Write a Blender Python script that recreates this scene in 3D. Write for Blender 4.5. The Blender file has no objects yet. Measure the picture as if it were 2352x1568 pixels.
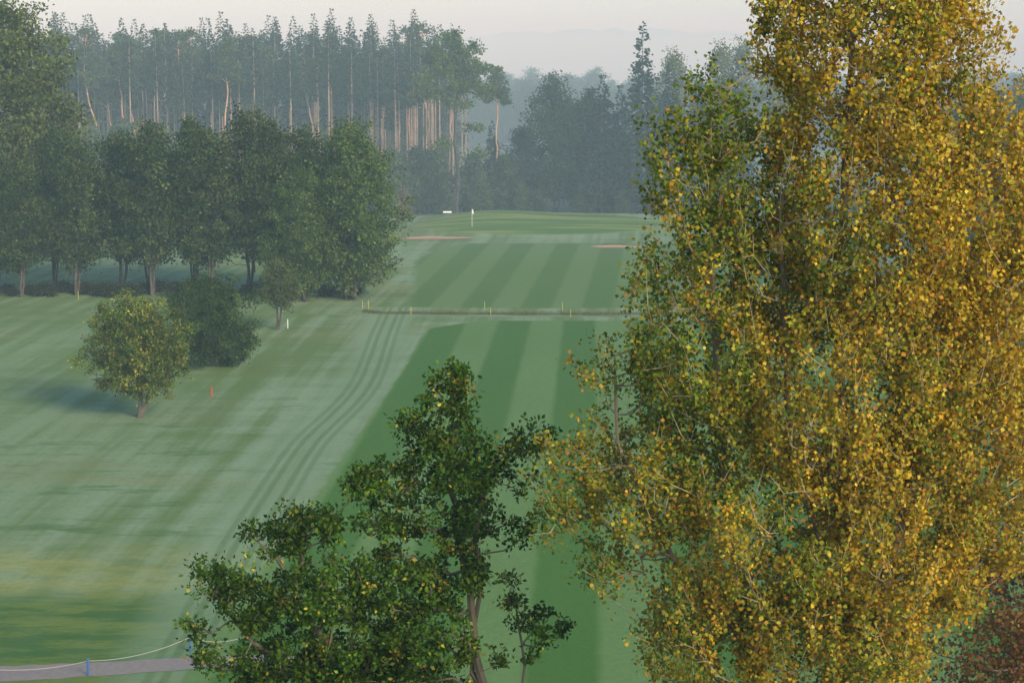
import bpy, math
import numpy as np
from mathutils import Vector
rng = np.random.default_rng(7)
scene = bpy.context.scene
CAM_H = 22.0

# ------------------------------------------------------------------ mesh building
class MB:
    def __init__(s):
        s.v=[]; s.f=[]; s.m=[]; s.c=[]; s.n=0
    def quads(s, V, C, mat):
        n=len(V)
        s.v.append(V.reshape(-1,3)); s.f.append(np.arange(n*4).reshape(-1,4)+s.n)
        s.m.append(np.full(n,mat)); s.c.append(np.repeat(C,4,axis=0)); s.n+=n*4
    def build(s,name,mats):
        V=np.concatenate(s.v); F=np.concatenate(s.f); M=np.concatenate(s.m); C=np.concatenate(s.c)
        me=bpy.data.meshes.new(name)
        me.vertices.add(len(V)); me.vertices.foreach_set('co',V.astype(np.float32).ravel())
        me.loops.add(F.size); me.loops.foreach_set('vertex_index',F.astype(np.int32).ravel())
        me.polygons.add(len(F)); me.polygons.foreach_set('loop_start',(np.arange(len(F))*4).astype(np.int32))
        me.polygons.foreach_set('material_index',M.astype(np.int32))
        a=me.attributes.new('col','FLOAT_COLOR','POINT')
        a.data.foreach_set('color',np.concatenate([C,np.ones((len(C),1))],1).astype(np.float32).ravel())
        for m in mats: me.materials.append(m)
        me.update(calc_edges=True)
        return me

def unit(a): return a/np.maximum(np.linalg.norm(a,axis=-1,keepdims=True),1e-9)

def add_leaves(mb, P, size, col, out=None, droop=0.0, aspect=.85, mat=1):
    n=len(P)
    d=rng.normal(size=(n,3))
    if out is not None: d=unit(d)+out*.6
    d[:,2]-=droop
    d=unit(d)
    s=unit(np.cross(d,rng.normal(size=(n,3))))
    nn=np.cross(d,s)
    size=size[:,None]
    w=size*aspect*.5
    v0=P; v2=P+d*size
    v1=P+d*size*.42+s*w+nn*size*.1
    v3=P+d*size*.42-s*w+nn*size*.1
    mb.quads(np.stack([v0,v1,v2,v3],1),col,mat)

def add_tubes(mb, A, B, ra, rb, col, sides=5, mat=0):
    d=unit(B-A)
    ref=np.where(np.abs(d[:,2:3])>.9,np.array([[1.,0,0]]),np.array([[0,0,1.]]))
    u=unit(np.cross(d,ref)); w=np.cross(d,u)
    for k in range(sides):
        a0=2*math.pi*k/sides; a1=2*math.pi*(k+1)/sides
        o0=u*math.cos(a0)+w*math.sin(a0); o1=u*math.cos(a1)+w*math.sin(a1)
        V=np.stack([A+o0*ra[:,None],A+o1*ra[:,None],B+o1*rb[:,None],B+o0*rb[:,None]],1)
        mb.quads(V,col,mat)

def resample(poly, step):
    poly=np.array(poly,float); out=[poly[0]]
    for a,b in zip(poly[:-1],poly[1:]):
        k=max(1,int(np.linalg.norm(b-a)/step))
        for i in range(1,k+1): out.append(a+(b-a)*i/k)
    return np.array(out)

def skeleton(leaders, pts, step=.4, bf=.35, up_pen=.5, jit=.05, wob=.04):
    N=len(pts)*4+4000
    pos=np.zeros((N,3)); par=np.full(N,-1); pl=np.zeros(N); n=0
    for L in leaders:
        L=resample(L,step)
        off=np.cumsum(rng.normal(size=L.shape)*wob,axis=0); off-=np.linspace(0,1,len(L))[:,None]*off[-1]
        off[:,2]=0; off[0]=0; L=L+off
        prev=-1
        for i,p in enumerate(L):
            if i==0 and n>0:
                prev=int(np.argmin(np.linalg.norm(pos[:n]-p,axis=1))); continue
            pos[n]=p; par[n]=prev; pl[n]=0 if prev<0 else pl[prev]+np.linalg.norm(p-pos[prev])*.25
            prev=n; n+=1
    nl=n
    lead=pos[:nl]
    dm=np.array([np.min(np.linalg.norm(lead-p,axis=1)) for p in pts])
    tips=[]
    for i in np.argsort(dm):
        p=pts[i]
        d=np.linalg.norm(pos[:n]-p,axis=1)
        c=d+bf*pl[:n]+up_pen*np.maximum(0,pos[:n,2]-p[2]+.3*d)
        j=int(np.argmin(c)); D=d[j]
        k=int(min(3,D/step))
        a=pos[j].copy(); prev=j
        for q in range(1,k+1):
            t=q/(k+1)
            m=a*(1-t)+p*t+rng.normal(size=3)*jit*D
            m[2]-=.10*D*math.sin(math.pi*t)
            pos[n]=m; par[n]=prev; pl[n]=pl[prev]+np.linalg.norm(m-pos[prev]); prev=n; n+=1
        pos[n]=p; par[n]=prev; pl[n]=pl[prev]+np.linalg.norm(p-pos[prev]); tips.append(n); n+=1
    return pos[:n],par[:n],nl,np.array(tips)

def wood(mb,pos,par,nl,tip_r,ex,barkc,sides=5,flare=1.5,rmax=9.,light=None):
    n=len(pos); A=np.full(n,tip_r**ex*.15)
    ch=np.zeros(n,bool)
    for i in range(n-1,-1,-1):
        if not ch[i]: A[i]=tip_r**ex
        if par[i]>=0: A[par[i]]+=A[i]; ch[par[i]]=True
    r=np.minimum(A**(1/ex),rmax)
    z0=pos[0,2]
    r*=1+(flare-1)*np.exp(-(pos[:,2]-z0)/.6)*(np.arange(n)<nl)
    i=np.where(par>=0)[0]; a=par[i]
    ra=np.minimum(r[a],r[i]*1.35); ra=np.where((i<nl)&(a<nl),np.minimum(r[a],r[i]*1.6),ra)
    C=np.array(barkc)[None]*rng.uniform(.75,1.25,(len(i),1))
    if light is not None:
        f=np.clip((.030-r[i])/.025,0,1)[:,None]; C=C*(1-f)+np.array(light)[None]*f*rng.uniform(.7,1.2,(len(i),1))
    add_tubes(mb,pos[a],pos[i],ra,r[i],C,sides)
    return r

def lobes_points(E, n, shell=.5):
    E=np.array(E,float); vol=(E[:,3]*E[:,4]*E[:,5])**.85; k=rng.choice(len(E),n,p=vol/vol.sum())
    d=unit(rng.normal(size=(n,3))); r=rng.uniform(0,1,(n,1))**(1/3)
    r=np.where(rng.uniform(size=(n,1))<shell, rng.uniform(.7,1.0,(n,1)), r)
    return E[k,:3]+d*r*E[k,3:], k

def clump_leaves(mb,P,npc,cr,ls,palette,probs,bright=.25,droop=.3,zs=.8,aspect=.85,tint=None):
    n=len(P)
    idx=np.repeat(np.arange(n),rng.poisson(npc,n))
    off=rng.normal(size=(len(idx),3))*cr*rng.uniform(.6,1.3,(n,1))[idx]; off[:,2]*=zs
    Q=P[idx]+off
    pal=np.array(palette)
    kc=rng.choice(len(pal),n,p=probs)[idx]
    kl=rng.choice(len(pal),len(idx),p=probs)
    k=np.where(rng.uniform(size=len(idx))<.5,kc,kl)
    C=pal[k]*(1+bright*rng.normal(size=(n,1)))[idx].clip(.45,1.8)*rng.uniform(.75,1.25,(len(idx),1))
    if tint is not None: C=C*tint(Q)
    add_leaves(mb,Q,ls*rng.uniform(.65,1.3,len(idx)),C,out=unit(off),droop=droop,aspect=aspect)

# ------------------------------------------------------------------ materials
def nmat(name):
    m=bpy.data.materials.new(name); m.use_nodes=True; nt=m.node_tree; nt.nodes.clear()
    o=nt.nodes.new('ShaderNodeOutputMaterial'); return m,nt,o
def leaf_mat(name,transl=.35,rough=.55):
    m,nt,o=nmat(name)
    at=nt.nodes.new('ShaderNodeAttribute'); at.attribute_name='col'
    b=nt.nodes.new('ShaderNodeBsdfPrincipled'); b.inputs['Roughness'].default_value=rough
    b.inputs['Specular IOR Level'].default_value=.15
    t=nt.nodes.new('ShaderNodeBsdfTranslucent'); mx=nt.nodes.new('ShaderNodeMixShader'); mx.inputs[0].default_value=transl
    nt.links.new(at.outputs['Color'],b.inputs['Base Color']); nt.links.new(at.outputs['Color'],t.inputs['Color'])
    nt.links.new(b.outputs[0],mx.inputs[1]); nt.links.new(t.outputs[0],mx.inputs[2]); nt.links.new(mx.outputs[0],o.inputs[0])
    return m
def bark_mat(name,scale=6):
    m,nt,o=nmat(name)
    at=nt.nodes.new('ShaderNodeAttribute'); at.attribute_name='col'
    b=nt.nodes.new('ShaderNodeBsdfPrincipled'); b.inputs['Roughness'].default_value=.9
    tc=nt.nodes.new('ShaderNodeTexCoord'); nz=nt.nodes.new('ShaderNodeTexNoise'); nz.inputs['Scale'].default_value=scale
    mp=nt.nodes.new('ShaderNodeMapping'); mp.inputs['Scale'].default_value=(1,1,.3)
    mr=nt.nodes.new('ShaderNodeMapRange'); mr.inputs[3].default_value=.5; mr.inputs[4].default_value=1.5
    vm=nt.nodes.new('ShaderNodeVectorMath'); vm.operation='SCALE'
    nt.links.new(tc.outputs['Object'],mp.inputs[0]); nt.links.new(mp.outputs[0],nz.inputs['Vector']); nt.links.new(nz.outputs[0],mr.inputs[0])
    nt.links.new(at.outputs['Color'],vm.inputs[0]); nt.links.new(mr.outputs[0],vm.inputs['Scale']); nt.links.new(vm.outputs[0],b.inputs['Base Color'])
    nt.links.new(b.outputs[0],o.inputs[0]); return m
def plain_mat(name,col,rough=.6,var=.15,scale=8):
    m,nt,o=nmat(name)
    b=nt.nodes.new('ShaderNodeBsdfPrincipled'); b.inputs['Roughness'].default_value=rough
    tc=nt.nodes.new('ShaderNodeTexCoord'); nz=nt.nodes.new('ShaderNodeTexNoise'); nz.inputs['Scale'].default_value=scale; nz.inputs['Detail'].default_value=6
    mx=nt.nodes.new('ShaderNodeMix'); mx.data_type='RGBA'
    mx.inputs[6].default_value=(*[c*(1-var) for c in col],1); mx.inputs[7].default_value=(*[c*(1+var) for c in col],1)
    nt.links.new(tc.outputs['Object'],nz.inputs['Vector']); nt.links.new(nz.outputs[0],mx.inputs[0]); nt.links.new(mx.outputs[2],b.inputs['Base Color'])
    nt.links.new(b.outputs[0],o.inputs[0]); return m
LEAF=leaf_mat('foliage'); NEEDLE=leaf_mat('needles',.12,.7); BARK=bark_mat('bark')

def add_obj(name,me,loc=(0,0,0),rotz=0,sc=(1,1,1),parent=None):
    o=bpy.data.objects.new(name,me); scene.collection.objects.link(o)
    o.location=loc; o.rotation_euler=(0,0,rotz); o.scale=sc
    if parent: o.parent=parent
    return o
def empty(name):
    o=bpy.data.objects.new(name,None); scene.collection.objects.link(o); return o

# ------------------------------------------------------------------ terrain height
def hgt(x,y):
    x=np.asarray(x,float); y=np.asarray(y,float)
    h=1.15*np.exp(-((x-6)/19)**4)*np.exp(-((y-276)/17)**4)
    h+=.65*np.exp(-((x+2)/8)**2)*np.exp(-((y-280)/9)**2)
    h-=.22*np.exp(-((y-(178.5+.01*x))/1.1)**2)*sstep(-14,-11,x)*(x<30)
    h+=.12*np.sin(x*.09+1)*np.sin(y*.06)
    return h
def sstep(a,b,x):
    t=np.clip((x-a)/(b-a),0,1); return t*t*(3-2*t)

# ------------------------------------------------------------------ ground sheet
def axis(lo,hi,step,far,r=1.16):
    a=list(np.arange(lo,hi+.01,step)); s=step; x=hi
    while x<far: s*=r; x+=s; a.append(x)
    s=step; x=lo; b=[]
    while x>-far: s*=r; x-=s; b.append(x)
    return np.array(b[::-1]+a)
xs=axis(-90,70,.8,4500); ys=axis(45,310,.8,4500)
X,Y=np.meshgrid(xs,ys); nx,ny=len(xs),len(ys)
H=hgt(X,Y)
me=bpy.data.meshes.new('grass_ground')
V=np.stack([X,Y,H],-1).reshape(-1,3); me.vertices.add(len(V)); me.vertices.foreach_set('co',V.astype(np.float32).ravel())
i=np.arange(nx-1)[None]+np.arange(ny-1)[:,None]*nx
F=np.stack([i,i+1,i+nx+1,i+nx],-1).reshape(-1,4)
me.loops.add(F.size); me.loops.foreach_set('vertex_index',F.astype(np.int32).ravel())
me.polygons.add(len(F)); me.polygons.foreach_set('loop_start',(np.arange(len(F))*4).astype(np.int32))
me.polygons.foreach_set('use_smooth',np.ones(len(F),bool))
me.update(calc_edges=True)
def fattr(name,arr):
    a=me.attributes.new(name,'FLOAT','POINT'); a.data.foreach_set('value',arr.astype(np.float32).ravel())
ey=np.array([40,82,99.6,109.6,127.8,143,160,167,172]); ex=np.array([-13.5,-11.2,-10.15,-9.66,-8.66,-7.96,-7.5,-6.9,-3.0])
edge=np.interp(Y,ey,ex)
d1=np.minimum(X-edge, 172.5-Y); d1=np.minimum(d1,34-X)
ey2=np.array([178,190,225,240,246]); ex2=np.array([-9,-9.5,-11,-9,-6])
d2=np.minimum(X-np.interp(Y,ey2,ex2), np.minimum(Y-182,247-Y)); d2=np.minimum(d2,30-X)
fattr('fair_d',np.where(Y<176,d1,d2*.25))
fattr('stripe_u',np.where(Y<176,X-.04*(Y-126)+.17,X-.075*(Y-184)+1.86))
fattr('green_d',1-np.sqrt(((X-4)/15)**2+((Y-270)/11)**2))
ty=np.array([40,82,93,106.5,116,124,132,141,163,180,185]); tx=np.array([-11.8,-12.3,-12.4,-12.2,-12.0,-11.13,-10.4,-10.2,-10.6,-10.7,-10.5])
def smooth_interp(y):
    acc=0
    for k,w in ((-5,1),(-2.5,2),(0,3),(2.5,2),(5,1)): acc=acc+w*np.interp(y+k,ty,tx)
    return acc/9
tr=X-smooth_interp(Y); tr=np.where(Y>182,30,tr)
fattr('track_d',tr)
G=me
m,nt,o=nmat('grass'); N=nt.nodes; Lk=nt.links
def attr(n): a=N.new('ShaderNodeAttribute'); a.attribute_name=n; return a.outputs['Fac']
def M(op,a,b=None,c=None):
    n=N.new('ShaderNodeMath'); n.operation=op
    for k,v in enumerate((a,b,c)):
        if v is None: continue
        if isinstance(v,(int,float)): n.inputs[k].default_value=v
        else: Lk.new(v,n.inputs[k])
    return n.outputs[0]
def ramp(x,a,b,lo=0,hi=1):
    n=N.new('ShaderNodeMapRange'); n.interpolation_type='SMOOTHSTEP'; Lk.new(x,n.inputs[0])
    for k,v in ((1,a),(2,b),(3,lo),(4,hi)): n.inputs[k].default_value=v
    return n.outputs[0]
def mix(f,a,b):
    n=N.new('ShaderNodeMix'); n.data_type='RGBA'
    if isinstance(f,(int,float)): n.inputs[0].default_value=f
    else: Lk.new(f,n.inputs[0])
    for k,v in ((6,a),(7,b)):
        if isinstance(v,tuple): n.inputs[k].default_value=(*v,1)
        else: Lk.new(v,n.inputs[k])
    return n.outputs[2]
geo=N.new('ShaderNodeNewGeometry'); sp=N.new('ShaderNodeSeparateXYZ'); Lk.new(geo.outputs['Position'],sp.inputs[0])
px,py=sp.outputs[0],sp.outputs[1]
def noise(xs_,ys_,scale,detail=4,rough=.55,seed=0):
    c=N.new('ShaderNodeCombineXYZ'); Lk.new(M('MULTIPLY',xs_,1.),c.inputs[0]); Lk.new(ys_,c.inputs[1]); c.inputs[2].default_value=seed
    n=N.new('ShaderNodeTexNoise'); n.inputs['Scale'].default_value=scale; n.inputs['Detail'].default_value=detail; n.inputs['Roughness'].default_value=rough
    Lk.new(c.outputs[0],n.inputs['Vector']); return n.outputs[0]
su=attr('stripe_u'); fd=attr('fair_d'); gd=attr('green_d'); td=attr('track_d')
fine=noise(px,py,2.2,6,.7)
big=noise(px,M('MULTIPLY',py,.6),.05,4,.5,3)
fine2=noise(px,M('MULTIPLY',py,.35),.9,5,.65,9)
wob=M('MULTIPLY',M('SUBTRACT',fine2,.5),.5)
s=M('SINE',M('MULTIPLY',M('ADD',su,M('MULTIPLY',wob,.6)),2*math.pi/5.6))
stripe=ramp(s,-.28,.28)
fair=mix(stripe,(.058,.160,.014),(.140,.245,.066))
fair=mix(ramp(big,.35,.7,0,.35),fair,(.085,.185,.024))
fair=mix(ramp(fine,.3,.8,0,.30),fair,(.058,.120,.014))
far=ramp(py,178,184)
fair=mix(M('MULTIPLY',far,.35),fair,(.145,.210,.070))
along=noise(M('MULTIPLY',su,1.0),M('MULTIPLY',py,.035),.75,5,.55,5)
across=noise(M('MULTIPLY',px,.22),py,.40,6,.65,7)
dew=M('ADD',M('MULTIPLY',along,.50),M('MULTIPLY',across,.22))
dew=M('ADD',dew,M('MULTIPLY',big,.34))
dew=ramp(dew,.44,.62)
rough=mix(dew,(.128,.200,.050),(.245,.335,.180))
patch=noise(M('MULTIPLY',px,.35),py,.35,6,.75,17)
lefty=ramp(px,-12,-30)
rough=mix(M('MULTIPLY',lefty,.30),rough,(.135,.215,.055))
pm=M('MULTIPLY',ramp(patch,.53,.64),ramp(py,150,105,.15,.75))
rough=mix(pm,rough,(.072,.155,.028))
dry=noise(M('MULTIPLY',px,.3),py,.11,5,.6,21)
rough=mix(ramp(dry,.53,.68,0,.45),rough,(.240,.245,.085))
sun_band=M('MULTIPLY',ramp(py,78,83),ramp(py,92,86)); sun_band=M('MULTIPLY',sun_band,ramp(px,-9,-13))
rough=mix(M('MULTIPLY',M('MULTIPLY',sun_band,ramp(patch,.35,.6)),.6),rough,(.36,.35,.08))  # low-sun streaks painted into the rough as yellow grass colour
near=M('MULTIPLY',ramp(py,83,79),.9)
rough=mix(near,rough,mix(ramp(patch,.44,.60),(.040,.125,.012),(.15,.21,.026)))
rough=mix(ramp(fine,.35,.8,0,.35),rough,(.090,.135,.034))
w=M('ADD',M('MULTIPLY',wob,.25),M('ABSOLUTE',td))
lane=M('MULTIPLY',ramp(M('ABSOLUTE',M('SUBTRACT',w,.42)),.08,.24,1,0),1.)
lane2=M('MULTIPLY',ramp(M('ABSOLUTE',M('SUBTRACT',w,1.02)),.08,.24,1,0),.8)
lanes=M('MAXIMUM',lane,lane2)
rough=mix(M('MULTIPLY',ramp(M('ABSOLUTE',M('ADD',td,0.)),1.2,3.4,1,0),.65),rough,(.220,.315,.165))
rough=mix(M('MULTIPLY',lanes,.55),rough,(.090,.160,.042))
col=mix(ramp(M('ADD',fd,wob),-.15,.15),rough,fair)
gcol=mix(ramp(noise(M('MULTIPLY',px,.12),py,.35,4,.5,31),.4,.62),(.070,.160,.020),(.22,.275,.050))  # sunlit streaks across the green, put into its grass colour
col=mix(ramp(gd,-.25,-.1),col,gcol)
dd=M('ABSOLUTE',M('SUBTRACT',py,M('ADD',M('MULTIPLY',px,.01),178.5)))
dm=M('MULTIPLY',ramp(M('ADD',dd,wob),.5,1.4,1,0),ramp(px,-15,-11))
col=mix(M('MULTIPLY',dm,.7),col,mix(ramp(fine2,.4,.6),(.13,.09,.05),(.08,.105,.035)))
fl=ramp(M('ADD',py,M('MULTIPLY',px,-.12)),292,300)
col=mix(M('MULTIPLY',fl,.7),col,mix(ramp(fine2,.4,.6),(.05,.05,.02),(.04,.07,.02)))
b=N.new('ShaderNodeBsdfPrincipled'); b.inputs['Roughness'].default_value=.85; b.inputs['Specular IOR Level'].default_value=.2
Lk.new(col,b.inputs['Base Color'])
bp=N.new('ShaderNodeBump'); bp.inputs['Strength'].default_value=.5; bp.inputs['Distance'].default_value=.12
Lk.new(M('ADD',fine,fine2),bp.inputs['Height']); Lk.new(bp.outputs[0],b.inputs['Normal'])
Lk.new(b.outputs[0],o.inputs[0])
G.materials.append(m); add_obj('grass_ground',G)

# ------------------------------------------------------------------ generic broadleaf tree
def broadleaf(name,h,R,base,nclump,npc,cr,ls,pal,probs,bark=(.07,.06,.05),skew=.8,nl=26,trunks=1,tip=.02,droop=.3,bright=.25,sides=5,low=.6,lr0=.34):
    mb=MB(); E=[]
    for k in range(nl):
        u=(k+.5)/nl
        lr=R*lr0*rng.uniform(.75,1.25)*(1-.25*u)
        z=base+lr*.6+(h-base-lr*1.5)*u
        prof=math.sin(math.pi*(.06+.90*u)**skew)**low
        a=k*2.4+rng.uniform(-.4,.4)
        q=max(0,R*prof-lr)*rng.uniform(.85,1.12)
        E.append([q*math.cos(a),q*math.sin(a),z,lr,lr,lr*rng.uniform(.75,1.1)])
        if k%3==0: E.append([0,0,z,R*prof*.55,R*prof*.55,lr])
    P,_=lobes_points(E,nclump,.6)
    L=[[(0,0,-.2),(0,0,base*.6),(rng.normal()*.2,rng.normal()*.2,h*.6),(0,0,h*.93)]]
    for q in range(trunks-1):
        a=rng.uniform(0,6.28); d=R*.3
        L.append([(0,0,0.1),(d*.35*math.cos(a),d*.35*math.sin(a),base*.5),(d*math.cos(a),d*math.sin(a),h*.6),(d*1.1*math.cos(a),d*1.1*math.sin(a),h*.8)])
    pos,par,nlv,tips=skeleton(L,P,step=max(.35,h/26),wob=.03*h/10)
    wood(mb,pos,par,nlv,tip,2.25,bark,sides)
    clump_leaves(mb,P,npc,cr,ls,pal,probs,bright,droop)
    return mb.build(name,[BARK,LEAF])

# ------------------------------------------------------------------ conifers
def conifer(name,h,R,base,whorls,col,bark,nb=7,per=7,size=.55,ragged=.3):
    mb=MB()
    z=np.linspace(base,h+.05,whorls)
    P=[];D=[];S=[]
    for zz in z:
        t=min(1,(zz-base)/(h-base)); r=R*((1-t)**.85)*min(1,.5+t*3)+.05
        for b_ in range(nb if t<.8 else 5):
            a=rng.uniform(0,6.28); rl=r*rng.uniform(1-ragged,1+ragged*.6)+.06
            pp=max(2,int(round(per*(rl/R)**.7)))
            for q in range(1,pp+1):
                f=q/pp
                p=np.array([math.cos(a)*rl*f,math.sin(a)*rl*f,zz-.34*rl*f+.12*rl*f*f])
                P.append(p+rng.normal(size=3)*.10*(1-.6*t)); D.append([math.cos(a),math.sin(a),-.45+.5*t]); S.append(size*(1.1-.35*f)*(1-.25*t))
    P=np.array(P);D=np.array(D);S=np.array(S)*rng.uniform(.7,1.3,len(P))
    C=np.array(col)[None]*rng.uniform(.6,1.45,(len(P),1))
    n=len(P); d=unit(D+rng.normal(size=(n,3))*.5); s=unit(np.cross(d,rng.normal(size=(n,3))))
    mb.quads(np.stack([P,P+d*S[:,None]*.5+s*S[:,None]*.32,P+d*S[:,None],P+d*S[:,None]*.5-s*S[:,None]*.32],1),C,1)
    lean=rng.normal(size=2)*.25
    Z=np.linspace(-.2,h,14); A=np.stack([lean[0]*np.sin(Z/h*3),lean[1]*np.sin(Z/h*3),Z],1)
    rad=.18*(1-.95*np.clip(Z/h,0,1)**1.3)*h/26
    add_tubes(mb,A[:-1],A[1:],rad[:-1],rad[1:],np.array(bark)[None]*np.linspace(.7,1.25,13)[:,None]*rng.uniform(.8,1.2,(13,1)),6)
    k=22; zz=rng.uniform(base*.45,base+1,k); aa=rng.uniform(0,6.28,k); ln=rng.uniform(.4,1.6,k)
    A0=np.stack([zz*0,zz*0,zz],1); A1=A0+np.stack([np.cos(aa)*ln,np.sin(aa)*ln,-.15*ln],1)
    add_tubes(mb,A0,A1,np.full(k,.035),np.full(k,.014),np.tile(np.array(bark)[None]*.45,(k,1)),3)
    return mb.build(name,[BARK,NEEDLE])
def pine(name,h,crown,R,bark=(.46,.27,.17)):
    mb=MB(); E=[]
    for k in range(14):
        t=k/13; z=h-crown+crown*t*.92; a=k*2.4+rng.uniform(-.6,.6); q=R*rng.uniform(.3,.9)*(1-.6*t)
        E.append([q*math.cos(a),q*math.sin(a),z,R*.38*(1-.35*t),R*.38*(1-.35*t),R*.20])
    P,_=lobes_points(E,130,.5)
    s=rng.normal(size=2)*.45
    L=[[(0,0,-.2),(s[0],s[1],h*.45),(0,0,h*.75),(s[0]*.5,0,h*.97)]]
    pos,par,nl,t=skeleton(L,P,step=1.0,wob=.1,up_pen=.9)
    wood(mb,pos,par,nl,.017,2.3,bark,6,1.25)
    clump_leaves(mb,P,24,.34,.34,[(.050,.080,.030),(.075,.105,.038)],[.5,.5],.25,0,.5)
    return mb.build(name,[BARK,NEEDLE])

DK=[(.026,.050,.020),(.038,.068,.025),(.055,.088,.030)]
dv=[broadleaf('dark_maple%d'%k,h,R,b,440,36,.5,.33,DK,[.45,.4,.15],nl=28,tip=.022,trunks=2) for k,(h,R,b) in enumerate([(21.5,5.8,2.0),(19.5,5.2,1.6)])]

# ------------------------------------------------------------------ conifer forest on the far left
fv=[conifer('tall_spruce%d'%k,h,r,b,w,(.024,.044,.024),bk) for k,(h,r,b,w,bk) in enumerate([(27.5,2.3,18.5,26,(.30,.22,.17)),(26.5,2.0,19.5,20,(.40,.28,.20)),(25.5,2.4,17.5,23,(.22,.18,.15)),(28.5,2.1,19.8,23,(.36,.26,.19)),(24.5,2.6,13,30,(.12,.10,.085))])]
pv=[pine('tall_pine%d'%k,h,c,r) for k,(h,c,r) in enumerate([(26.3,7,2.7),(25.3,6,2.4),(27.2,8.5,2.8)])]
fo=empty('conifer_forest')
k=0
for row in range(11):
    yy=300+row*4.6
    x=-92+rng.uniform(0,2)
    while x < -14.5+row*.7-(3 if row==0 else 0):
        yj=yy+rng.uniform(-2.3,2.3)+max(0,(x+40))*.25
        isp=rng.uniform()<(.38 if row<2 else .12)
        me=(pv if isp else fv)[int(rng.integers(3 if isp else (4 if row<3 or rng.uniform()<.35 else 5)))]
        s=rng.uniform(.86,1.08)
        if row<2: s*=.97
        add_obj('tree_%d'%k,me,(x,yj,0),rng.uniform(0,6.28),(s,s,s),fo); k+=1
        x+=rng.uniform(1.2,4.2) if row<4 else rng.uniform(1.8,3.6)
for x in np.arange(-98,-8,5.0):
    s=rng.uniform(.85,1.0); add_obj('tree_%d'%k,dv[k%2],(x,356+rng.uniform(-5,5),0),rng.uniform(0,6.28),(s,s,s),fo); k+=1

# ------------------------------------------------------------------ alder grove left of the fairway
ALD=[(.038,.070,.020),(.058,.095,.024),(.115,.140,.034)]
av=[broadleaf('alder%d'%k,h,R,b,400,36,.40,.26,ALD,[.42,.38,.20],trunks=3,tip=.019,skew=.75,bright=.32) for k,(h,R,b) in enumerate([(17.5,4.8,2.9),(18,4.5,3.4),(16.5,5.0,2.7),(17,4.3,3.0)])]
for (x,y,v,s) in [(-50,193,0,.86),(-45.5,197,1,.9),(-42,191,2,.95),(-38.5,195,3,.98),(-34.6,190.5,0,.97),(-31,195,1,.98),(-29,189.5,3,1.02),(-25.8,194,0,1.02),(-22.8,189.5,1,.98),(-20.2,194,2,1.04),(-54,198,2,.9),(-58,192,3,.9),(-47,189.5,3,.8),(-36.5,199,2,.95)]:
    add_obj('alder_tree',av[v],(x,y,0),rng.uniform(0,6.28),(s,s,s*rng.uniform(.95,1.04)))
ash=broadleaf('ash_tree',17.4,5.9,.8,740,42,.38,.24,[(.060,.115,.024),(.100,.160,.030),(.155,.205,.038)],[.35,.45,.2],trunks=4,nl=36,skew=.85,low=.5)
add_obj('ash_tree',ash,(-15.1,187,0),.5)
add_obj('ash_tree',ash,(-19.5,185.5,0),2.5,(.72,.72,.74))
bigl=broadleaf('linden_tree',30.5,8.2,5,600,46,.60,.36,[(.075,.11,.026),(.12,.155,.032),(.17,.19,.042)],[.35,.45,.2],nl=34,tip=.03)
add_obj('linden_tree',bigl,(-52.5,212,0),1.)
bush=broadleaf('hedge_shrub',2.2,1.7,.1,60,34,.3,.2,[(.030,.045,.018),(.05,.055,.025)],[.5,.5],nl=8,tip=.01)
hb=empty('undergrowth')
for x in np.arange(-62,-14,1.3):
    s=rng.uniform(.35,.65); add_obj('shrub',bush,(x+rng.normal()*.5,190.0+rng.uniform(-1.0,4),0),rng.uniform(0,6),(s*1.3,s*1.3,s),hb)
rd=MB(); n=7000
q=np.stack([rng.uniform(-13.5,31,n),np.zeros(n),np.zeros(n)],1); q[:,1]=178.5+.01*q[:,0]+rng.normal(size=n)*.6; q[:,2]=hgt(q[:,0],q[:,1])
ln=rng.uniform(.05,.16,n)*(1+.5*np.sin(q[:,0]*1.3)*np.sin(q[:,0]*.37)); tipv=q+np.stack([rng.normal(size=n)*.10,rng.normal(size=n)*.1,ln],1)
wv=np.stack([rng.normal(size=n),rng.normal(size=n),np.zeros(n)],1); wv=unit(wv)*.03
cc=np.array([(.19,.125,.075),(.16,.15,.06),(.12,.17,.045)])[rng.integers(0,3,n)]*rng.uniform(.6,1.3,(n,1))
rd.quads(np.stack([q-wv,q+wv,tipv+wv*.3,tipv-wv*.3],1),cc,0)
add_obj('ditch_grass',rd.build('ditch_grass',[LEAF]))

# ------------------------------------------------------------------ single trees on the rough
MAP=[(.070,.125,.016),(.120,.180,.024),(.29,.27,.042)]
mt=broadleaf('maple_tree',8.0,3.7,1.3,600,64,.22,.14,MAP,[.36,.40,.24],nl=36,tip=.012,low=.42,skew=.85,bark=(.12,.10,.08),trunks=2,lr0=.27,bright=.3)
add_obj('maple_tree',mt,(-23.6,124.4,0),0)
ht=broadleaf('hawthorn_tree',7.0,3.9,.3,620,64,.25,.14,[(.036,.073,.016),(.055,.098,.020),(.09,.14,.028)],[.45,.4,.15],nl=32,tip=.012,low=.45,skew=.8,trunks=3,lr0=.28)
add_obj('hawthorn_tree',ht,(-22.2,146,0),0)
at_=broadleaf('apple_tree',5.8,2.0,1.9,190,42,.22,.15,[(.07,.105,.030),(.11,.14,.040)],[.5,.5],nl=16,tip=.013,trunks=2)
add_obj('apple_tree',at_,(-19.6,165.5,0),0)

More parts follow.
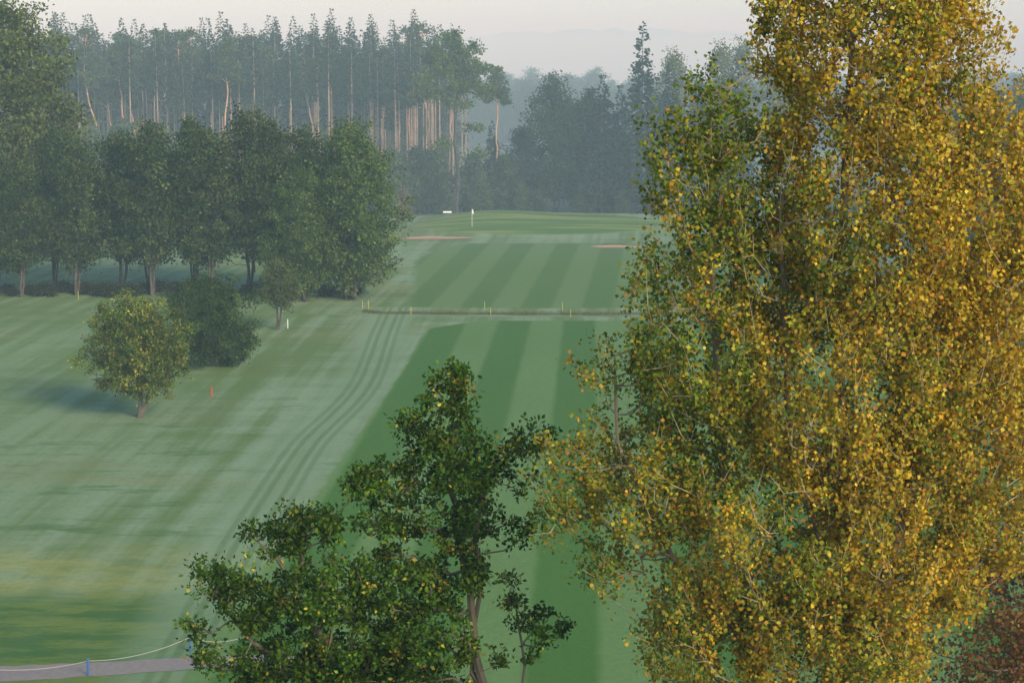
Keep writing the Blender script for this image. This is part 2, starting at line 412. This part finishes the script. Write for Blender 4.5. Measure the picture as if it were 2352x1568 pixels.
# ------------------------------------------------------------------ trees behind the green
add_obj('maple_tree',dv[0],(6.3,296,0),1); add_obj('maple_tree',dv[1],(11.2,301,0),2.,(1,1,.98)); add_obj('maple_tree',dv[1],(1.4,303,0),3,(.8,.8,.66))
asp=MB()
E=[(-.6,0,25.6,1.6,1.5,1.2),(1.2,0,24.2,2.0,2,1.3),(-2.8,.5,23.2,2.0,2,1.3),(2.9,0,21.6,2.2,2,1.2),(-1,0,21.5,2.5,2,1.3),(-4.8,0,20.2,1.8,1.6,1.0),(1.2,0,19.1,2.4,2,1.1),(4.0,0,18.3,1.4,1.5,.9),(-2.6,0,18.1,2.2,1.6,1.0),(-6.0,0,17.8,1.2,1.2,.8),(.3,0,16.6,1.7,1.6,.8),(-1.8,0,11,1.3,1.2,.7),(2.2,0,13.2,1.1,1.,.6),(3.2,0,9.5,1.2,1,.7)]
P,_=lobes_points(E,360,.5)
pos,par,nl,t=skeleton([[(0,0,-.2),(0.2,0,6),(-.1,0,12),(.1,0,18),(0,0,25)]],P,1.0,wob=.08)
wood(asp,pos,par,nl,.024,2.25,(.05,.045,.04),6)
clump_leaves(asp,P,34,.38,.32,[(.080,.135,.028),(.13,.185,.038)],[.5,.5],.25)
add_obj('aspen_tree',asp.build('aspen_tree',[BARK,LEAF]),(-7.8,286,0))
sv=[conifer('spruce%d'%k,h,r,b,w,(.020,.038,.022),(.10,.08,.07),11,12,.80) for k,(h,r,b,w) in enumerate([(28,5.2,1.2,60),(22,4.6,1.0,50),(24,4.8,1.5,52)])]
for (x,y,v,s) in [(19.0,292,0,1),(13.2,292,1,.93),(23.5,297,2,.93),(16.2,300,1,.86),(28,300,1,.95),(33,296,2,.95),(-3.0,300,1,.62),(-14,304,1,.45)]:
    add_obj('spruce_tree',sv[v],(x,y,0),rng.uniform(0,6),(s,s,s))
add_obj('pine_tree',pv[1],(-2.2,298,0),.4,(.85,.85,.86))
yb=broadleaf('birch_tree',25,4.2,8,280,30,.5,.34,[(.12,.15,.045),(.17,.19,.055)],[.5,.5],bark=(.4,.38,.35),tip=.02)
for (x,y,s) in [(25,312,1.0),(33,318,1.05),(41,305,1.),(38,330,1.08)]: add_obj('birch_tree',yb,(x,y,0),rng.uniform(0,6),(s,s,s))
sb=[broadleaf('edge_shrub%d'%k,7,2.6,.3,150,32,.4,.3,p,[.5,.5],nl=16,tip=.015) for k,p in enumerate([[(.075,.115,.032),(.11,.155,.042)],[(.052,.088,.03),(.075,.115,.036)],[(.22,.14,.07),(.15,.14,.055)]])]
es=empty('forest_edge_shrubs')
for (x,y,v,s) in [(-15.5,286,2,.62),(-17.5,292,0,1.5),(-14,295,1,1.45),(-12,298,0,1.5),(-20.5,296,1,1.2),(-10.5,292,1,.9),(-6,296,1,1.3),(-4.5,293,0,.9),(-1,294,1,1.3),(1.5,292,0,.7),(4,290,1,.6),(-24,295,0,1.2),(-28,299,1,1.1),(-33,298,0,1.2),(-39,299,1,1.1),(-46,298,0,1.3),(-52,297,0,1.9),(-58,298,1,2.0),(-43,300,1,1.2),(-63,297,0,2.0),(10,291,1,.7),(16,289,1,.6),(22,290,0,.8),(27,291,1,.9)]:
    add_obj('shrub',sb[v],(x,y,0),rng.uniform(0,6),(s*.85,s*.85,s),es)

rw=empty('right_woodland')
for j in range(46):
    y=rng.uniform(110,290); x=rng.uniform(49,80)+max(0,(y-180))*.12
    pick=rng.uniform()
    me=dv[0] if pick<.4 else (sv[2] if pick<.6 else (yb if pick<.7 else dv[1])); s=rng.uniform(.8,1.05)
    add_obj('tree_%d'%j,me,(x,y,0),rng.uniform(0,6),(s,s,s),rw)

fb=empty('distant_treeline')
j=0
for (y0,x0,x1,step,zs) in [(520,-40,190,6.0,.90),(560,-60,210,5.5,.98),(620,-90,230,5.5,1.04)]:
    x=x0
    while x<x1:
        pick=rng.uniform(); me=dv[0] if pick<.5 else (dv[1] if pick<.88 else sv[int(rng.integers(3))])
        s=rng.uniform(.88,1.0)*zs*(1.0 if me in dv else .80)
        add_obj('tree_%d'%j,me,(x,y0+rng.uniform(-12,12),0),rng.uniform(0,6),(s*1.25,s*1.25,s),fb); j+=1
        x+=step*rng.uniform(.6,1.3)
hx=np.linspace(-1800,1800,160); hy=np.linspace(2200,4200,30)
HX,HY=np.meshgrid(hx,hy)
HZ=(58+9*np.sin(HX*.002+1)+4*np.sin(HX*.009)+2*rng.normal(size=HX.shape))*sstep(2200,2900,HY)
V=np.stack([HX,HY,HZ-.5],-1); Q=np.stack([V[:-1,:-1],V[:-1,1:],V[1:,1:],V[1:,:-1]],2).reshape(-1,4,3)
hm=MB(); hm.quads(Q,np.tile([[.05,.08,.05]],(len(Q),1)),0)
add_obj('distant_hills',hm.build('distant_hills',[plain_mat('wooded_hill',(.06,.09,.06),.9,.3,.02)]))

# ------------------------------------------------------------------ foreground poplar
PY=24.0
E=np.array([
(4.25,0,22.0,1.05,1.0,1.25),(5.35,.3,21.7,.72,.8,1.0),(4.05,0,23.2,.85,.8,.95),(5.1,.1,22.9,.5,.6,.6),(3.35,.1,22.3,.45,.5,.7),(2.36,0,21.3,.28,.33,.75),(2.0,-.1,20.6,.40,.5,.75),
(3.0,.2,20.5,.70,.9,1.0),(2.7,.1,19.6,.8,.9,.9),(4.34,0,20.15,1.3,1.4,1.5),(5.7,0,20.0,.8,1.0,1.5),(1.62,0,19.25,.34,.45,.55),(1.3,0,18.3,.45,.5,.5),
(2.4,0,18.3,1.0,1.1,1.1),(4.07,-.2,18.05,1.5,1.5,1.4),(5.5,.1,18.05,.9,1.1,1.5),(.72,.1,16.85,.52,.5,.55),(1.65,0,16.9,.75,.8,.8),
(3.1,-.2,16.3,1.3,1.3,1.2),(4.7,0,16.2,1.15,1.3,1.35),(2.4,0,15.0,.85,1.0,.85),(3.9,-.2,14.8,1.2,1.3,1.05),(5.3,0,15.9,.6,.7,.8),
(1.3,.2,15.7,.42,.5,.40),(.42,.1,16.45,.28,.3,.34),(1.0,0,17.5,.32,.4,.32),(3.6,0,12.6,1.7,1.6,1.4),(5.9,.2,18.9,.8,.8,1.3),(6.2,.3,17.3,.6,.6,1.0),(6.3,.2,20.4,.45,.5,.9),(6.05,.1,16.3,.45,.5,.6),(6.5,.2,21.3,.3,.4,.5)],float)
E[:,1]+=PY
P,kk=lobes_points(E,4000,.5)
pl=MB()
L=[[(4.35,PY,-.3),(4.3,PY,8),(4.2,PY,13),(4.2,PY,16.5),(4.05,PY,19.5),(4.1,PY,22),(4.0,PY,24)],
   [(4.2,PY,10.5),(3.3,PY-.2,13.5),(2.7,PY-.2,16.5),(2.5,PY,19),(2.38,PY,21.7)],
   [(4.2,PY,13.5),(4.9,PY-.2,16.5),(5.5,PY,19.5),(5.4,PY+.2,22.3)],
   [(3.0,PY-.2,14.8),(2.0,PY,16),(1.3,PY,17.4),(1.25,PY,18.5)],
   [(4.1,PY,15),(3.4,PY-.3,17.5),(3.2,PY-.3,20.6)]]
pos,par,nl,tips=skeleton(L,P,.28,bf=.25,up_pen=1.3,jit=.05,wob=.02)
wood(pl,pos,par,nl,.0050,2.25,(.13,.105,.07),6,1.3,light=(.33,.26,.16))
tp=pos[tips]; dr=unit(rng.normal(size=tp.shape)*.45+np.array([0,0,1.3])+unit(tp-pos[par[tips]]))
TL=rng.uniform(.15,.45,(len(tp),1))
add_tubes(pl,tp,tp+dr*TL,np.full(len(tp),.0045),np.full(len(tp),.002),np.tile([[.34,.27,.16]],(len(tp),1)),3)
pal=np.array([(.130,.190,.018),(.34,.30,.026),(.55,.355,.026),(.62,.45,.058),(.44,.20,.020),(.20,.19,.020)])
def goldness(p):
    g=.52+.19*(p[:,0]-3.2)/2+.02*(p[:,2]-18)/4+.13*np.sin(p[:,0]*2.3+p[:,2]*1.5+p[:,1])+rng.normal(size=len(p))*.13
    g=np.where((p[:,0]<2.9)&(p[:,2]>18.3),g-.20,g)
    return g.clip(0.02,.98)
g=goldness(tp); npc=60
dens=rng.gamma(3.6,1/3.6,len(tp))
idx=np.repeat(np.arange(len(tp)),rng.poisson(npc*dens))
f=rng.uniform(-.35,1.0,(len(idx),1))
Q=tp[idx]+dr[idx]*TL[idx]*f+rng.normal(size=(len(idx),3))*np.array([.082,.082,.075])*rng.uniform(.6,1.3,(len(tp),1))[idx]
gg=(g[idx]+rng.normal(size=len(idx))*.15).clip(0,1)
u=rng.uniform(size=len(idx))
ci=np.where(gg<.37,np.where(u<.72,0,5),np.where(gg<.57,np.where(u<.64,1,np.where(u<.83,0,4)),np.where(u<.46,2,np.where(u<.61,3,np.where(u<.73,4,1)))))
C=pal[ci]*(1+.18*rng.normal(size=(len(tp),1)))[idx].clip(.5,1.6)*rng.uniform(.78,1.15,(len(idx),1))
add_leaves(pl,Q,.053*rng.uniform(.6,1.25,len(idx)),C,droop=.45,aspect=1.0)
add_obj('poplar_tree',pl.build('poplar_tree',[BARK,LEAF]))

# ------------------------------------------------------------------ foreground oak
OY=26.0
E=np.array([(-.77,0,17.85,.26,.3,.30),(-1.0,0,17.3,.50,.5,.36),(-.75,0,16.75,.72,.7,.40),(.12,0,17.1,.46,.4,.22),(-1.8,0,16.5,.46,.4,.28),(-1.5,0,16.1,.60,.6,.38),
(-.5,0,16.0,.34,.5,.30),(-2.75,0,15.9,.48,.5,.32),(-3.3,.1,15.65,.38,.4,.28),(-4.0,0,15.2,.34,.4,.36),(-3.5,0,14.85,.46,.6,.38),(-2.5,-.2,15.05,.70,.8,.45),
(-1.55,-.2,15.2,.66,.8,.45),(-.75,0,15.25,.40,.5,.40),(-2.3,-.1,14.25,.9,.9,.45),(-1.2,-.2,14.4,.72,.8,.46),(-4.4,0,14.45,.28,.3,.14),(-4.1,0,14.05,.34,.4,.16),
(.0,0,15.0,.24,.3,.22),(.3,0,14.55,.45,.4,.20),(.05,0,14.1,.34,.3,.18),(.12,0,15.85,.22,.2,.18),(.1,0,16.55,.26,.3,.16),(-3.3,0,14.0,.5,.5,.28),(-1.5,0,12.9,2.2,1.5,.8),(-2.2,0,13.6,1.6,1.2,.5),(-.7,0,15.8,.4,.5,.25)],float)
E[:,1]+=OY
P,kk=lobes_points(E,1450,.55)
ok=MB()
L=[[(-1.2,OY,-.3),(-1.1,OY,6),(-.9,OY,11),(-.65,OY,13.6),(-.75,OY,15),(-.85,OY,16.4),(-.77,OY,17.8)],
   [(-1.0,OY,10),(-1.8,OY,12.6),(-2.4,OY,14.2),(-3.0,OY,15.2),(-3.4,OY,15.7)],
   [(-.65,OY,13.6),(-.3,OY,14.9),(-.25,OY,16),(.1,OY,17.0)],
   [(-2.1,OY,13.2),(-3.2,OY,14.1),(-4.0,OY,15.0)],
   [(-.9,OY,11.8),(-.2,OY,12.8),(.1,OY,14.0),(.05,OY,14.9)]]
pos,par,nl,tips=skeleton(L,P,.25,bf=.3,up_pen=.4,jit=.12,wob=.05)
wood(ok,pos,par,nl,.0062,2.2,(.09,.078,.055),6,1.4,light=(.15,.125,.085))
clump_leaves(ok,P,52,.070,.068,[(.034,.082,.006),(.058,.120,.009),(.115,.185,.016),(.38,.32,.035)],[.45,.34,.16,.05],.32,.1,.85,.62)
add_obj('oak_tree',ok.build('oak_tree',[BARK,LEAF]))

bm=broadleaf('beech_tree',15.8,3.6,5,600,80,.26,.10,[(.21,.09,.028),(.27,.13,.03),(.14,.12,.03)],[.5,.3,.2],nl=24,tip=.010,bark=(.15,.13,.11))
add_obj('beech_tree',bm,(11.7,40,0))

# ------------------------------------------------------------------ course furniture
from mathutils import Matrix
import bmesh
def prim_obj(name,parts,loc):
    bm_=bmesh.new(); mats=[]
    for kind,mat,p in parts:
        if mat not in mats: mats.append(mat)
        mi=mats.index(mat)
        if kind=='cone':
            r1,r2,d,c=p; res=bmesh.ops.create_cone(bm_,cap_ends=True,segments=10,radius1=r1,radius2=r2,depth=d,matrix=Matrix.Translation(c))
            fs={f for v in res['verts'] for f in v.link_faces}
        elif kind=='box':
            sz,c,rx=p
            res=bmesh.ops.create_cube(bm_,size=1,matrix=Matrix.Translation(c)@Matrix.Rotation(rx,4,'X')@Matrix.Diagonal((*sz,1)))
            fs={f for v in res['verts'] for f in v.link_faces}
        elif kind=='poly':
            vs=[bm_.verts.new(q) for q in p]; fs=[bm_.faces.new(vs)]
        for f in fs: f.material_index=mi
    me=bpy.data.meshes.new(name); bm_.to_mesh(me); bm_.free()
    for m_ in mats: me.materials.append(m_)
    return add_obj(name,me,loc)
YEL=plain_mat('yellow_paint',(.50,.42,.06)); RED=plain_mat('red_paint',(.60,.02,.02)); WHT=plain_mat('white_paint',(.8,.8,.78)); BLU=plain_mat('blue_paint',(.03,.12,.35)); DRK=plain_mat('dark_wood',(.05,.04,.03))
ROPE=plain_mat('rope',(.45,.42,.33)); MET=plain_mat('metal',(.4,.4,.4),.4)
def stake(name,mat,x,y,h=.75,r=.04):
    prim_obj(name,[('cone',mat,(r,r,h,(0,0,h/2))),('cone',mat,(r,.01,.05,(0,0,h+.025))),('cone',MET,(.02,.02,.2,(0,0,-.1)))],(x,y,float(hgt(x,y))))
for (x,y) in [(-9.0,176),(-2.5,180.3),(-1.9,175.8),(4.6,180.2),(5.2,175.2),(-13.6,180),(-13.1,180.3),(-41,187)]: stake('yellow_stake',YEL,x,y,.72,.024)
stake('red_stake',RED,-20.2,132.2,.66,.042); stake('white_stake',WHT,-18.9,166.4,.75,.035)
fx,fy=-5.3,264.0
prim_obj('golf_flag',[('cone',WHT,(.025,.018,2.3,(0,0,1.15))),('poly',WHT,[(0.02,0,2.28),(.14,.03,2.22),(.2,-.02,1.95),(.24,.03,1.7),(.12,0,1.66),(.02,0,1.74)]),('cone',MET,(.055,.055,.1,(0,0,-.03)))],(fx,fy,float(hgt(fx,fy))))
bx,by=-9.2,283
prim_obj('white_bench',[('box',WHT,((1.2,.4,.05),(0,0,.25),0)),('box',WHT,((1.2,.05,.16),(0,.22,.36),-.2)),('box',DRK,((.08,.38,.22),(-.5,0,.11),0)),('box',DRK,((.08,.38,.22),(.5,0,.11),0))],(bx,by,float(hgt(bx,by))))
SAND=plain_mat('sand',(.36,.23,.14),.95,.15,1.5)
for (cx,cy,rx,ry) in [(-10,253.5,4.2,1.0),(13,240.5,3.4,.8)]:
    n=40;rings=6
    mbk=MB(); T=np.linspace(0,2*math.pi,n+1); T[-1]=0
    wv=1+.14*np.sin(3*T+1)+.10*np.sin(5*T)
    R_=np.linspace(0,1,rings)
    XX=cx+rx*R_[:,None]*(np.cos(T)*wv)[None]; YY=cy+ry*R_[:,None]*(np.sin(T)*wv)[None]
    ZZ=hgt(XX,YY)+.05+.2*np.maximum(0,(YY-cy)/ry)*R_[:,None]**3
    Vq=np.stack([XX,YY,ZZ],-1); Q=np.stack([Vq[:-1,:-1],Vq[1:,:-1],Vq[1:,1:],Vq[:-1,1:]],2).reshape(-1,4,3)
    mbk.quads(Q,np.tile([[.4,.3,.2]],(len(Q),1)),0)
    add_obj('sand_bunker',mbk.build('sand_bunker',[SAND]))
# gravel path: comes in from the left, bends towards the viewer under the oak
GRV=plain_mat('gravel',(.26,.22,.19),.95,.3,5)
cl=np.array([(-60,64.5),(-40,67.3),(-26,69.0),(-18.5,70.1),(-14,71.1),(-10,72.2),(-7,72.0),(-5.4,70.0),(-4.9,66.5),(-5.0,60),(-5.5,50)])
seg=np.r_[0,np.cumsum(np.linalg.norm(np.diff(cl,axis=0),axis=1))]; tt=np.linspace(0,seg[-1],140)
cx_=np.interp(tt,seg,cl[:,0]); cy_=np.interp(tt,seg,cl[:,1])
for _ in range(8):
    cx_[1:-1]=(cx_[:-2]+2*cx_[1:-1]+cx_[2:])/4; cy_[1:-1]=(cy_[:-2]+2*cy_[1:-1]+cy_[2:])/4
gx=np.gradient(cx_); gy=np.gradient(cy_); gl=np.hypot(gx,gy); nxv=-gy/gl; nyv=gx/gl
wd=np.interp(cx_,[-30,-18,-8],[1.1,.95,.6])
mbk=MB(); Vq=[]
for q in (-1,-.5,0,.5,1):
    j_=q*wd*(1+.05*rng.normal(size=140)*(abs(q)==1)); x_=cx_+nxv*j_; y_=cy_+nyv*j_; Vq.append(np.stack([x_,y_,hgt(x_,y_)+.012],-1))
Vq=np.array(Vq); Q=np.stack([Vq[:-1,:-1],Vq[:-1,1:],Vq[1:,1:],Vq[1:,:-1]],2).reshape(-1,4,3)
mbk.quads(Q,np.tile([[.4,.3,.2]],(len(Q),1)),0); add_obj('gravel_path',mbk.build('gravel_path',[GRV]))
rf=empty('rope_fence'); pts=[(-24,69.3),(-19.6,69.2),(-15.4,70.0),(-12.2,73.1),(-10.0,73.5)]
for q,(x,y) in enumerate(pts):
    pobj=prim_obj('post_%d'%q,[('cone',BLU,(.040,.040,.62,(0,0,.31))),('cone',BLU,(.052,.03,.05,(0,0,.64)))],(x,y,float(hgt(x,y)))); pobj.parent=rf
rmb=MB(); A=[];B=[]
for (a,b_) in zip(pts[:-1],pts[1:]):
    t=np.linspace(0,1,13); x=a[0]+(b_[0]-a[0])*t; y=a[1]+(b_[1]-a[1])*t; z=np.interp(t,[0,1],[float(hgt(*a)),float(hgt(*b_))])+.56-.22*4*t*(1-t)
    p=np.stack([x,y,z],1); A.append(p[:-1]);B.append(p[1:])
A=np.concatenate(A);B=np.concatenate(B)
add_tubes(rmb,A,B,np.full(len(A),.011),np.full(len(A),.011),np.tile([[.4,.4,.3]],(len(A),1)),4)
add_obj('rope',rmb.build('rope',[ROPE]),parent=rf)

# ------------------------------------------------------------------ morning mist: real scattering layers
def mist(name,c,d,ctr,size):
    m,nt,o=nmat(name)
    vs=nt.nodes.new('ShaderNodeVolumeScatter'); vs.inputs['Color'].default_value=(*c,1); vs.inputs['Density'].default_value=d; vs.inputs['Anisotropy'].default_value=-.2
    nt.links.new(vs.outputs[0],o.inputs['Volume'])
    bm_=bmesh.new(); bmesh.ops.create_cube(bm_,size=1,matrix=Matrix.Translation(ctr)@Matrix.Diagonal((*size,1)))
    me=bpy.data.meshes.new(name); bm_.to_mesh(me); bm_.free(); me.materials.append(m); add_obj(name,me)
mist('morning_mist',(.60,.88,1),.00048,(0,2000,35),(6000,5000,82))
mist('mist_bank',(.62,.90,1),.0014,(0,2215,25),(5900,4000,60))

# ------------------------------------------------------------------ light
w=bpy.data.worlds.new('World'); scene.world=w; w.use_nodes=True; nt=w.node_tree
bg=nt.nodes['Background']; sky=nt.nodes.new('ShaderNodeTexSky'); sky.sky_type='NISHITA'; sky.sun_disc=False
to_sun=Vector((.52,-.75,.41)).normalized()
sky.sun_elevation=math.asin(to_sun.z); sky.sun_rotation=math.atan2(to_sun.x,to_sun.y)
sky.air_density=1.1; sky.dust_density=.8; sky.ozone_density=1.5
tint=nt.nodes.new('ShaderNodeMix'); tint.data_type='RGBA'; tint.blend_type='MULTIPLY'; tint.inputs[0].default_value=1
tint.inputs[7].default_value=(.96,1.12,1.28,1)
nt.links.new(sky.outputs[0],tint.inputs[6]); nt.links.new(tint.outputs[2],bg.inputs[0]); bg.inputs[1].default_value=.15
sl=bpy.data.lights.new('sun','SUN'); sl.energy=4.6; sl.angle=math.radians(20); sl.color=(1,.87,.66)
so=bpy.data.objects.new('sun',sl); scene.collection.objects.link(so); so.rotation_euler=(-to_sun).to_track_quat('-Z','Y').to_euler()

# ------------------------------------------------------------------ camera
cd=bpy.data.cameras.new('camera'); cd.lens=70; cd.sensor_width=36; cd.clip_start=.1; cd.clip_end=9000
co=bpy.data.objects.new('camera',cd); scene.collection.objects.link(co); co.location=(0,0,CAM_H); co.rotation_euler=(math.radians(90-7.893),0,0)
scene.camera=co
scene.view_settings.view_transform='Standard'; scene.view_settings.look='None'; scene.view_settings.exposure=0
